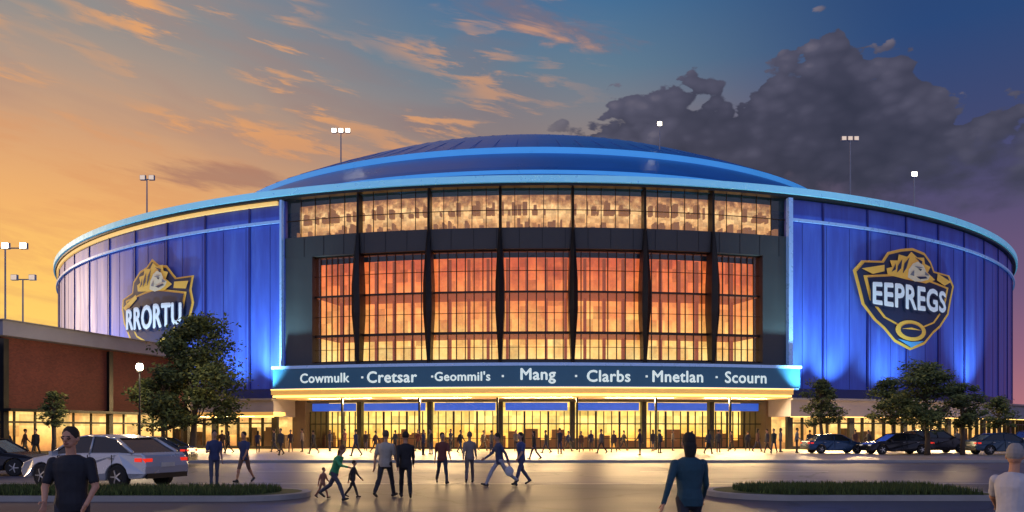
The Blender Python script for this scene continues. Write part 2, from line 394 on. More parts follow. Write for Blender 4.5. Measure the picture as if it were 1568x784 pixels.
def logo(px0,px1,z0,z1,word,crest=False):
    e=empty('team_logo_sign'); a,b=phi_px(px0),phi_px(px1); pc=(a+b)/2; hw=(b-a)/2*R; hh=(z1-z0)/2; zc=(z0+z1)/2
    def mf(off): return lambda x,y: pt(pc+x/R,R+.38+off,zc+y)
    def poly(nm,pts,off,m,s=1.0,sh=(0,0)):
        vs=[(x*hw*s+sh[0]*hw,y*hh*s+sh[1]*hh) for x,y in pts]
        wrap(nm,vs,[tuple(range(len(vs)))],mf(off),m,e,.9)
    if crest: outer=[(-1,.10),(-.98,.30),(-.66,.40),(-.62,.62),(-.42,.80),(-.22,.86),(-.06,1.0),(.12,.86),(.34,.82),(.50,.64),(.58,.56),(1,.56),(.94,.30),(1.0,.05),(.93,-.2),(.72,-.55),(.40,-.80),(0,-.92),(-.40,-.80),(-.72,-.55),(-.93,-.2)]
    else: outer=[(-1,.42),(-.86,.62),(-.52,.66),(-.42,.84),(-.18,.94),(.05,1.0),(.3,.95),(.44,.8),(.52,.62),(.88,.60),(1,.40),(.93,.12),(.86,-.2),(.66,-.48),(.5,-.62),(.3,-.86),(0,-1),(-.3,-.86),(-.5,-.62),(-.66,-.48),(-.86,-.2),(-.93,.12)]
    poly('gold_border',outer,0,M['goldp'])
    poly('navy_field',outer,.04,M['lnavy'],.945)
    shield=[(-.84,.34),(-.3,.44),(0,.48),(.3,.44),(.84,.34),(.74,-.1),(.5,-.42),(0,-.66),(-.5,-.42),(-.74,-.1)]
    if crest: shield=[(x,y-.08) for x,y in shield]
    poly('gold_shield',shield,.08,M['goldp'],1.0); poly('inner_shield',shield,.12,M['lnavy'],.93,(0,-.01))
    mane=[(-.44,.40),(-.46,.52),(-.36,.56),(-.40,.68),(-.26,.70),(-.24,.82),(-.08,.80),(.0,.91),(.12,.82),(.26,.84),(.28,.72),(.40,.68),(.34,.56),(.50,.44),(.3,.34),(-.1,.36)]
    poly('mane',mane,.16,M['goldp'])
    for q in ([(-.38,.46),(-.30,.52),(-.30,.64),(-.34,.54)],[(-.28,.46),(-.20,.56),(-.18,.74),(-.26,.60)],[(-.17,.46),(-.10,.58),(-.04,.80),(-.14,.66)],[(.22,.76),(.06,.82),(.14,.76),(.20,.66)]): poly('mane_strand',q,.20,M['lnavy'])
    poly('face',[(-.08,.40),(-.06,.56),(.02,.68),(.12,.74),(.24,.68),(.30,.56),(.38,.50),(.34,.42),(.20,.36),(.06,.34)],.22,M['cream'])
    poly('brow',[(.04,.64),(.22,.64),(.14,.60)],.25,M['lgrey']); poly('eye',[(.12,.60),(.20,.60),(.17,.56)],.26,M['lnavy']); poly('mouth',[(.08,.44),(.28,.47),(.32,.44),(.16,.40)],.26,M['lnavy']); poly('snout',[(.26,.56),(.34,.52),(.34,.49),(.26,.50)],.26,M['lgrey']); poly('cheek',[(-.04,.46),(.04,.56),(.04,.44)],.26,M['lgrey'])
    if crest:
        poly('scroll',[(-.9,.12),(-.5,.34),(-.46,.26),(-.8,.04)],.18,M['goldp']); poly('scroll_2',[(.9,.46),(.56,.48),(.54,.36),(.84,.32)],.18,M['goldp'])
    else:
        poly('left_wing',[(-.88,.46),(-.5,.58),(-.50,.46),(-.7,.38)],.18,M['goldp']); poly('right_wing',[(.88,.46),(.56,.58),(.54,.44),(.72,.36)],.18,M['goldp'])
        ball=[(.30*math.cos(t),-.62+.20*math.sin(t)) for t in np.linspace(0,2*PI,24,endpoint=False)]
        poly('gold_ball',ball,.16,M['goldp'])
        b2=[(.21*math.cos(t),-.62+.13*math.sin(t)) for t in np.linspace(0,2*PI,20,endpoint=False)]
        poly('ball_centre',b2,.20,M['lnavy'])
        poly('ball_seam',[(-.19,-.60),(0,-.56),(.19,-.60),(0,-.60)],.22,M['goldp'])
        poly('blue_tip',[(-.26,-.80),(0,-.84),(.26,-.80),(.0,-.95)],.18,M['lblue'])
    w,h=textmesh(word,1.0,0,1.05)[2:]; sx=(1.5 if crest else 1.42)*hw/w; sy=.38*hh/h; yo=-.14 if crest else .02
    def pl(base): return lambda o: (lambda x,y: pt(pc+x/R,R+.38+base+o,zc+yo*hh+y*(1+.18*(1-(x/(.75*hw))**2))))
    rg=[(math.cos(t),math.sin(t)) for t in np.linspace(0,2*PI,8,endpoint=False)]
    bold_text(word,1.0,pl(.22),M['lnavy'],e,.28,rg,'word_outline',.9,sx,sy)
    bold_text(word,1.0,pl(.30),M['lwhite'],e,.09,rg,'word',.9,sx,sy)
logo(1301,1455,9.9,20.3,'EEPREGS')
logo(192,302,9.0,19.6,'RRORTU',True)

# ---------------------------------------------------------------- ground
def asphalt(name,c0,c1,rough):
    m,t,b=newmat(name); tc=t.new('ShaderNodeTexCoord'); v=tc.outputs['Object']
    n=t.noise(v,.12,4,.6); n2=t.noise(v,18,2,.7)
    mp=t.new('ShaderNodeMapping'); t.L.new(v,mp.inputs[0]); mp.inputs['Scale'].default_value=(.06,1.0,1); n3=t.noise(mp.outputs[0],.5,3,.6)
    s=t.m('ADD',t.m('MULTIPLY',n,.5),t.m('ADD',t.m('MULTIPLY',n3,.35),t.m('MULTIPLY',n2,.25)))
    col=t.ramp(s,[(.38,c0),(.68,c1)])
    vo=t.new('ShaderNodeTexVoronoi',feature='DISTANCE_TO_EDGE'); wv=t.new('ShaderNodeVectorMath',operation='ADD'); t.L.new(v,wv.inputs[0])
    nn=t.new('ShaderNodeTexNoise'); nn.inputs['Scale'].default_value=.8; t.L.new(v,nn.inputs['Vector']); t.L.new(nn.outputs['Color'],wv.inputs[1]); t.L.new(wv.outputs[0],vo.inputs['Vector']); vo.inputs['Scale'].default_value=.16
    cr=t.ss(vo.outputs['Distance'],.004,.014); col=t.mix(t.m('MULTIPLY_ADD',cr,-.6,.6),col,(.012,.012,.014,1))
    t.L.new(col,b.inputs['Base Color'])
    t.L.new(t.m('MULTIPLY_ADD',n,.5,rough-.22),b.inputs['Roughness'])
    bp=t.new('ShaderNodeBump'); bp.inputs['Strength'].default_value=.35; bp.inputs['Distance'].default_value=.01
    t.L.new(n2,bp.inputs['Height']); t.L.new(bp.outputs[0],b.inputs['Normal']); return m
M['asph']=asphalt('asphalt',(.022,.024,.036,1),(.070,.070,.092,1),.47)
M['asph2']=asphalt('worn_asphalt',(.065,.066,.092,1),(.15,.14,.175,1),.45)
def pavers():
    m,t,b=newmat('concrete_pavers'); tc=t.new('ShaderNodeTexCoord'); v=tc.outputs['Object']
    br=t.new('ShaderNodeTexBrick'); t.L.new(v,br.inputs[0]); br.inputs['Scale'].default_value=.8; br.inputs['Mortar Size'].default_value=.012
    br.inputs['Color1'].default_value=(.42,.34,.25,1); br.inputs['Color2'].default_value=(.50,.41,.31,1); br.inputs['Mortar'].default_value=(.2,.16,.12,1)
    n=t.noise(v,.4,4,.6); cc=t.new('ShaderNodeCombineColor'); f=t.m('MULTIPLY_ADD',n,.8,.6)
    for i in range(3): t.L.new(f,cc.inputs[i])
    t.L.new(t.mix(1.0,br.outputs[0],cc.outputs[0],'MULTIPLY'),b.inputs['Base Color']); b.inputs['Roughness'].default_value=.42; return m
M['pav']=pavers()
M['kerb']=mat('kerb_concrete',(.32,.31,.30,1),.8,0,.25,1.5,.3)
M['grass']=mat('grass',(.05,.075,.018,1),.9,0,.4,3)
M['white']=mat('road_paint',(.55,.55,.52,1),.6,0,.35,3)
M['yellow']=mat('yellow_paint',(.55,.38,.10,1),.6,0,.35,3)
meshobj('ground',[(-2500,-500,0),(2500,-500,0),(2500,4000,0),(-2500,4000,0)],[(0,1,2,3)],M['asph'])
def sheet(name,x0,x1,y0,y1,z,m): return meshobj(name,[(x0,y0,z),(x1,y0,z),(x1,y1,z),(x0,y1,z)],[(0,1,2,3)],m)
KY=43.5
sheet('road',-120,120,25.6,KY-.1,.004,M['asph2'])
mb=MB(); mb.box((0,KY+.2+60,.065),(240,120,.13)); mb.obj('plaza_pavement',M['pav'])
mb=MB(); mb.box((0,KY+.05,.068),(240,.3,.137)); mb.obj('kerb',M['kerb'])
mb=MB()
mb.add([(-120,41.4,.008),(120,41.4,.008),(120,41.55,.008),(-120,41.55,.008)],[(0,1,2,3)])
for i in range(-20,20):
    x=i*5.5; mb.add([(x,33.6,.008),(x+2.6,33.6,.008),(x+2.6,33.76,.008),(x,33.76,.008)],[(0,1,2,3)],1)
mb.add([(-120,25.9,.008),(120,25.9,.008),(120,26.05,.008),(-120,26.05,.008)],[(0,1,2,3)],1)
mb.obj('road_markings',[M['yellow'],M['white']])
def median(x0,x1,y0,y1,left):
    e=empty('grass_median')
    yc=(y0+y1)/2; r=(y1-y0)/2; P=[]
    if left:
        P=[(x0,y0)]+[(x1-r+r*math.cos(t),yc+r*math.sin(t)) for t in np.linspace(-PI/2,PI/2,14)]+[(x0,y1)]
    else:
        P=[(x1,y1)]+[(x0+r+r*math.cos(t),yc+r*math.sin(t)) for t in np.linspace(PI/2,1.5*PI,14)]+[(x1,y0)]
    n=len(P); V=[(x,y,0) for x,y in P]+[(x,y,.13) for x,y in P]; cx=sum(p[0] for p in P)/n
    mb=MB(); mb.add(V,[tuple(n+i for i in range(n))]+[(i,(i+1)%n,n+(i+1)%n,n+i) for i in range(n)]); mb.obj('median_kerb',M['kerb'],e)
    k=.22; P2=[(x-(k if x>cx else -k),yc+(y-yc)*(1-k/r)) for x,y in P]
    mb=MB(); mb.add([(x,y,.135) for x,y in P2],[tuple(range(n))]); mb.obj('turf',M['grass'],e)
    mb=MB(); xs0=min(p[0] for p in P2); xs1=max(p[0] for p in P2)
    for i in range(12000):
        x=random.uniform(xs0+.4,xs1-.4); y=random.uniform(yc-r+.3,yc+r-.3)
        ex=(xs1-.3-x) if left else (x-xs0-.3)
        if ex<r and abs(y-yc)>math.sqrt(max(0,(r-.25)**2-(r-ex)**2)): continue
        h=random.uniform(.08,.22); a=random.uniform(0,PI); dx,dy=.02*math.cos(a),.02*math.sin(a); lx=random.uniform(-.06,.06)
        mb.add([(x-dx,y-dy,.13),(x+dx,y+dy,.13),(x+lx,y+lx*.5,.13+h)],[(0,1,2)],random.choice((0,0,1)))
    mb.obj('grass_blades',[M['grass'],mat('grass_light',(.10,.14,.03,1),.9)],e)
median(-19,-5.4,19.4,22.4,True); median(5.3,12.6,19.6,23.2,False)

# ---------------------------------------------------------------- brick building
A=Vector((-30.0,46)); B=Vector((-25.6,62)); d=(B-A); Lw=d.length; ang=math.atan2(d.y,d.x)
bb=empty('brick_building',(A.x,A.y,0),ang)
def brickmat():
    m,t,b=newmat('red_brick'); tc=t.new('ShaderNodeTexCoord'); s=t.sep(tc.outputs['Object'])
    br=t.new('ShaderNodeTexBrick'); t.L.new(t.comb(t.m('ADD',s[0],s[1]),s[2],0),br.inputs[0]); br.inputs['Scale'].default_value=3.2; br.inputs['Mortar Size'].default_value=.02
    br.inputs['Color1'].default_value=(.105,.021,.015,1); br.inputs['Color2'].default_value=(.155,.033,.021,1); br.inputs['Mortar'].default_value=(.095,.05,.042,1)
    n=t.noise(tc.outputs['Object'],.5,4,.6); cc=t.new('ShaderNodeCombineColor'); f=t.m('MULTIPLY_ADD',n,.9,.5)
    for i in range(3): t.L.new(f,cc.inputs[i])
    t.L.new(t.mix(1.0,br.outputs[0],cc.outputs[0],'MULTIPLY'),b.inputs['Base Color']); b.inputs['Roughness'].default_value=.85; return m
mb=MB(); mb.box((Lw/2,9,5.15),(Lw,18,4.3)); mb.obj('brick_walls',brickmat(),bb)
mb=MB(); mb.box((Lw/2,10,1.5),(Lw,17,3)); mb.obj('ground_floor_interior',M['int_shop'],bb)
mb=MB(); mb.box((Lw/2+.3,9,7.75),(Lw+1.6,19.4,.86)); mb.obj('roof_fascia',M['grey'],bb)
mb=MB(); mb.box((Lw/2+.3,9,8.21),(Lw+1.9,19.8,.05)); mb.obj('roof_edge',M['steel'],bb)
mb=MB()
for x in np.arange(.2,Lw,1.5): mb.box((x,.9,1.5),(.10,.12,2.98))
for x in (.15,Lw*.5,Lw-.25): mb.box((x,-.08,3.6),(.35,.3,7.2))
mb.box((Lw/2,.9,2.3),(Lw,.1,.12)); mb.box((Lw/2,.9,.3),(Lw,.1,.35)); mb.box((Lw/2,-.4,3.0),(Lw+.3,1.0,.16))
mb.obj('pilasters_and_frames',M['black'],bb)
mb=MB(); mb.box((-4.2,6,3.5),(8.0,11,7.0)); mb.obj('curtain_wall',mat('blue_grey_panel',(.08,.11,.22,1),.3,.2),bb)
mb=MB()
for z in (1.2,3.4,5.5): mb.box((-4.2,.45,z),(8,.1,.1))
for x in (-7,-5.5,-4,-2.5,-1): mb.box((x,.44,3.5),(.1,.1,7))
mb.obj('curtain_mullions',M['black'],bb)

# ---------------------------------------------------------------- trees
M['bark']=mat('bark',(.08,.06,.042,1),.9,0,.4,6,.5)
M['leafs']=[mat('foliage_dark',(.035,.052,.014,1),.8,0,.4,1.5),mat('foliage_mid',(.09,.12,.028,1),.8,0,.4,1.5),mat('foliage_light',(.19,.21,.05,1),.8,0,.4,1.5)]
def tree(px,D,ztop,zbot,width,nleaf,leaf=.16,z0=.13,seed=1,lean=0):
    rnd=random.Random(seed); e=empty('street_tree',(X(px,D),D,z0)); H=ztop-z0; hb=zbot-z0; mb=MB()
    tr=.02*H+.04
    top=Vector((lean,0,H*.8)); pts=[Vector((0,0,-.05)),Vector((lean*.2+.03,0,hb*.6)),Vector((lean*.5-.05,.05,hb*1.2)),top]
    mb.tube(pts,[tr*1.3,tr,tr*.8,tr*.25],8)
    blobs=[]; nb=30
    for i in range(nb):
        f=(i+rnd.random())/nb; z=hb+(H-hb)*(.08+.84*f); wr=width/2*(1.0-.75*abs(f-.35)**1.2*1.3); a=rnd.uniform(0,2*PI); rr=max(.1,wr)*rnd.uniform(.2,1.0)
        r=width*rnd.uniform(.08,.16)
        c=Vector((lean*f+rr*math.cos(a),rr*math.sin(a)*.8,z+rnd.uniform(-.2,.2))); blobs.append((c,r))
        s=pts[2].lerp(top,max(0,f-.2)); mid=(s+c)/2+Vector((0,0,-.06*width)); mb.tube([s,mid,c],[tr*.35,tr*.22,tr*.08],5)
    blobs.append((Vector((lean,0,H-width*.10)),width*.10))
    mb.obj('trunk',M['bark'],e,True)
    mb=MB()
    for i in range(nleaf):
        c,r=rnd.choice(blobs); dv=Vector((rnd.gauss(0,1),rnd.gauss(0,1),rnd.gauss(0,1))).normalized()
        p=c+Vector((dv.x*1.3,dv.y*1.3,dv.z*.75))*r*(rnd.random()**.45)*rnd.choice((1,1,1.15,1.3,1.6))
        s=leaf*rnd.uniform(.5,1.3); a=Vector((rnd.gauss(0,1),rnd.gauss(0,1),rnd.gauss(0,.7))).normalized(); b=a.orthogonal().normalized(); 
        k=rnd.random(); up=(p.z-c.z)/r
        mi=2 if (up>.25 and k<.6) else (0 if (up<-.2 and k<.75) else rnd.choice((0,1,1,2)))  # shading put into leaf colour: light clump tops, dark undersides
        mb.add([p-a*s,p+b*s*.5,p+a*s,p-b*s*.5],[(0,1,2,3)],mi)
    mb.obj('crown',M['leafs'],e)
D=51; tree(293,D,Z(478,D),Z(655,D),6.2,13000,.14,seed=3,lean=.45)
D=50; tree(250,D,Z(562,D),Z(662,D),4.2,6000,.13,seed=5)
D=44; tree(82,D,Z(598,D),Z(650,D),1.6,1600,.09,seed=8)
D=60; tree(1258,D,Z(578,D),Z(655,D),3.0,4000,.12,seed=11)
D=52.5; tree(1420,D,Z(552,D),Z(655,D),5.0,9500,.12,seed=14)
D=62; tree(1368,D,Z(578,D),Z(655,D),3.9,5200,.12,seed=17)
D=53; tree(1474,D,Z(584,D),Z(657,D),3.0,4200,.11,seed=19)
D=62; tree(1530,D,Z(606,D),Z(658,D),2.6,2800,.11,seed=23)

# ---------------------------------------------------------------- lamps
def point(loc,W,col,r=.1,parent=None):
    l=bpy.data.lights.new('lamp_light','POINT'); l.energy=W; l.color=col; l.shadow_soft_size=r; o=bpy.data.objects.new('lamp_light',l); o.location=loc; link(o,parent)
def street_lamp(px,D,zt,W):
    e=empty('street_lamp',(X(px,D),D,.13)); mb=MB(); h=zt-.13
    mb.tube([(0,0,0),(0,0,.5),(0,0,.52),(0,0,h-.3)],[.13,.12,.075,.05],10); mb.tube([(0,0,h-.3),(0,0,h-.22)],[.16,.18],10); mb.tube([(0,0,h+.2),(0,0,h+.32)],[.2,.04],10); mb.obj('pole',M['black'],e)
    mb=MB(); mb.tube([(0,0,h-.22),(0,0,h-.1),(0,0,h+.08),(0,0,h+.2)],[.1,.2,.2,.14],12); mb.obj('lantern',M['lamp'],e,True)
    if W: point((0,-.35,h),W,(1,.75,.45),.15,e)
street_lamp(214,46,Z(562,46),900)
def mast(base,h,heads=2,z0=0,on=True,arm=.8):
    e=empty('floodlight_mast',base); mb=MB(); mb.tube([(0,0,-.4),(0,0,h)],[.10,.07],8); mb.tube([(-arm,0,h),(arm,0,h)],[.06,.06],6)
    xs=np.linspace(-arm,arm,heads) if heads>1 else [0]
    for x in xs: mb.box((x,.12,h+.22),(.62,.3,.56))
    mb.obj('pole',M['steel'],e); mb=MB()
    for x in xs: mb.box((x,-.05,h+.22),(.54,.05,.48))
    mb.obj('lamp_heads',M['lamp'] if on else mat('dim_lamp',(.6,.55,.5,1),emit=lin(255,225,190),es=.6),e)
def roofmast(px,y_top,r,heads,on,arm=.8):
    p=phi_px(px,r); q=pt(p,r,0); z=(24.9 if r>66 else domez(r)+(.9 if r<53 else .3)); zt=Z(y_top,q.y)
    mast((q.x,q.y,z),max(1.0,zt-z-.2),heads,0,on,arm)
roofmast(522,200,50,3,True,.9); roofmast(225,272,72,2,False,.5); roofmast(1010,190,48,1,True,.3); roofmast(1302,212,60,3,False,.8); roofmast(1400,267,72,1,True,.3)
mast((X(35,78),78,0),Z(428,78),2,0,False,.9)
mast((X(8,70),70,0),Z(380,70),3,0,True,1.6)

# ---------------------------------------------------------------- cars
def car(px,D,heading,col,suv=False,z0=0.0,sc_=1.0):
    e=empty('parked_car',(X(px,D),D,z0),heading); e.scale=(sc_,)*3
    paint=mat('car_paint',col,.25,.4,.06); M.setdefault('tyre',mat('tyre',(.015,.015,.016,1),.85)); M.setdefault('cglass',mat('car_glass',(.012,.016,.022,1),.06,0,.1))
    M.setdefault('tail',mat('tail_light',(.5,.02,.01,1),.3,emit=lin(255,50,25),es=.8)); M.setdefault('head',mat('head_light',(.8,.8,.8,1),.2,emit=lin(255,240,210),es=.3)); M.setdefault('rim',mat('alloy_rim',(.45,.46,.48,1),.3,.8))
    up=.18 if suv else 0
    def arch(cx,r=.40): return [(cx+r*math.cos(t),.30+r*math.sin(t)) for t in np.linspace(0,PI,11)]
    out=[(-2.18,.30),(-2.30,.42),(-2.31,.62),(-2.24,.92+up),(-2.12,.99+up),(-1.4,1.0+up),(-.3,.99+up),(.75,.96+up),(1.15,.93+up),(1.75,.83+up),(2.12,.70+up),(2.27,.52),(2.27,.34),(2.15,.24)]+arch(1.40)+[(.95,.22),(-.95,.22)]+arch(-1.38)+[(-1.85,.28)]
    n=len(out); slices=[(-.90,.0),(-.86,.02),(.86,.02),(.90,0)]
    bm=bmesh.new(); rows=[]
    for y,_ in slices:
        row=[]
        for x,z in out:
            k=1.0
            if z>.6: k-= .07*(z-.6)/.4
            if z<.4: k-=.03
            if abs(x)>1.7: k-=.10*((abs(x)-1.7)/.6)**2
            zz=z-(.03 if (abs(y)>.88 and z>.8) else 0)
            row.append(bm.verts.new((x,y*k,zz)))
        rows.append(row)
    for a,b in zip(rows[:-1],rows[1:]):
        for i in range(n): bm.faces.new((a[i],a[(i+1)%n],b[(i+1)%n],b[i]))
    bm.faces.new(rows[0][::-1]); bm.faces.new(rows[-1]); bmesh.ops.recalc_face_normals(bm,faces=bm.faces)
    me=bpy.data.meshes.new('body'); bm.to_mesh(me); bm.free(); me.materials.append(paint); bo=link(bpy.data.objects.new('body',me),e)
    bv=bo.modifiers.new('b','BEVEL'); bv.width=.03; bv.segments=2; bv.limit_method='ANGLE'
    if suv: gh=[(-2.12,1.17),(-1.92,1.56),(-1.5,1.63),(-.3,1.67),(.25,1.60),(1.0,1.12)]
    else: gh=[(-1.85,.99),(-1.2,1.36),(-.75,1.43),(-.1,1.46),(.35,1.40),(1.1,.93)]
    zb=min(g[1] for g in gh); zt=max(g[1] for g in gh)
    def yw(z): return .82-.19*(z-zb)/(zt-zb)
    mb=MB(); V=[(x,-yw(z),z) for x,z in gh]+[(x,yw(z),z) for x,z in gh]; g=len(gh)
    mb.add(V,[tuple(range(g))[::-1],tuple(range(g,2*g))]+[(i,(i+1)%g,g+(i+1)%g,g+i) for i in range(g)]); mb.obj('windows',M['cglass'],e)
    mb=MB(); top=gh[1:5]
    V=[];
    for x,z in top: V+=[(x,-yw(z)-.012,z+.004),(x,-yw(z)*.9,z+.035),(x,yw(z)*.9,z+.035),(x,yw(z)+.012,z+.004)]
    Fq=[]
    for i in range(len(top)-1):
        for k in range(3): Fq.append((i*4+k,i*4+k+1,i*4+k+5,i*4+k+4))
    mb.add(V,Fq)
    def pil(p,q,w):
        for s in (-1,1):
            a=Vector((p[0],s*(yw(p[1])+.01),p[1])); b=Vector((q[0],s*(yw(q[1])+.01),q[1])); mb.tube([a,b],[w,w*.8],5)
    pil(gh[0],gh[1],.06); pil(gh[5],gh[4],.045); pil((-.35,zb),(-.32,zt-.02),.035); pil(gh[1],gh[2],.03); pil(gh[2],gh[3],.03); pil(gh[3],gh[4],.03)
    if suv: pil((-1.35,zb),(-1.3,zt-.06),.05)
    mb.obj('roof_and_pillars',paint,e,True)
    mb=MB()
    for x in (1.40,-1.38):
        for s in (-1,1):
            y0,y1=s*.68,s*.895
            mb.tube([(x,y0,.33),(x,y0+s*.03,.33),(x,y1-s*.03,.33),(x,y1,.33)],[.29,.335,.335,.29],20,0)
            mb.tube([(x,y1+s*.001,.33),(x,y1+s*.006,.33)],[.21,.2],16,1)
            for k in range(5):
                t=2*PI*k/5; mb.tube([(x,y1+s*.012,.33),(x+.19*math.cos(t),y1+s*.012,.33+.19*math.sin(t))],[.03,.022],4,2)
    mb.obj('wheels',[M['tyre'],M['black'],M['rim']],e)
    mb=MB(); zl=.78+up*.9
    for s in (-1,1):
        mb.box((-2.235,s*.66,zl),(.09,.26,.12),0); mb.box((-2.05,s*.80,zl+.02),(.22,.05,.10),0); mb.box((2.13,s*.62,.62+up*.6),(.16,.34,.13),1); mb.box((.82,s*.98,zb+.03),(.12,.2,.13),3)
        for x in (.78,-.33,-1.2): mb.box((x,s*.886,.66),(.014,.02,.55),2)
        for x in (.0,-1.0): mb.box((x-.1,s*.885,.84),(.16,.03,.025),4)
    mb.box((-2.32,0,.66),(.02,.5,.12),5); mb.box((2.28,0,.46),(.03,1.1,.16),2); mb.box((-2.28,0,.36),(.06,1.5,.14),2)
    mb.obj('lights_and_trim',[M['tail'],M['head'],M['black'],paint,M['rim'],M['white']],e)
car(160,25.0,PI-.34,(.50,.53,.58,1),False,0,1.10)
car(222,39,PI+.1,(.03,.035,.045,1),False)
car(-18,31,.1,(.02,.022,.03,1),False)
car(1277,57,.05,(.02,.06,.14,1),False,.13,.95)
car(1372,55,PI+.03,(.02,.022,.03,1),False,.13)
car(1432,58,0.1,(.04,.035,.04,1),True,.13)
car(1535,54,0,(.03,.06,.10,1),False,.13)
car(1610,55,0,(.10,.10,.11,1),True,.13)

# ---------------------------------------------------------------- people
def fig_mats(key,col,rough=.8):
    k='fm_'+key+str(tuple(round(c,3) for c in col))
    if k not in M: M[k]=mat(key,(col[0],col[1],col[2],1),rough,0,.2,9)
    return M[k]
def capsule(V,Fc,p0,p1,r0,r1,n=10):
    p0=Vector(p0);p1=Vector(p1); d=p1-p0; L=d.length; d=d.normalized() if L>1e-6 else Vector((0,0,1)); a=d.orthogonal().normalized(); b=d.cross(a)
    rings=[]
    for t in (-75,-45,-15): rings.append((p0+d*r0*math.sin(rad(t)),r0*math.cos(rad(t))))
    for t in (15,45,75): rings.append((p1+d*r1*math.sin(rad(t)),r1*math.cos(rad(t))))
    o=len(V)
    for c,r in rings:
        for k in range(n): t=2*PI*k/n; V.append(c+(a*math.cos(t)+b*math.sin(t))*r)
    for i in range(5):
        for k in range(n): k2=(k+1)%n; Fc.append((o+i*n+k,o+i*n+k2,o+(i+1)*n+k2,o+(i+1)*n+k))
    Fc.append(tuple(o+k for k in range(n-1,-1,-1))); Fc.append(tuple(o+5*n+k for k in range(n)))
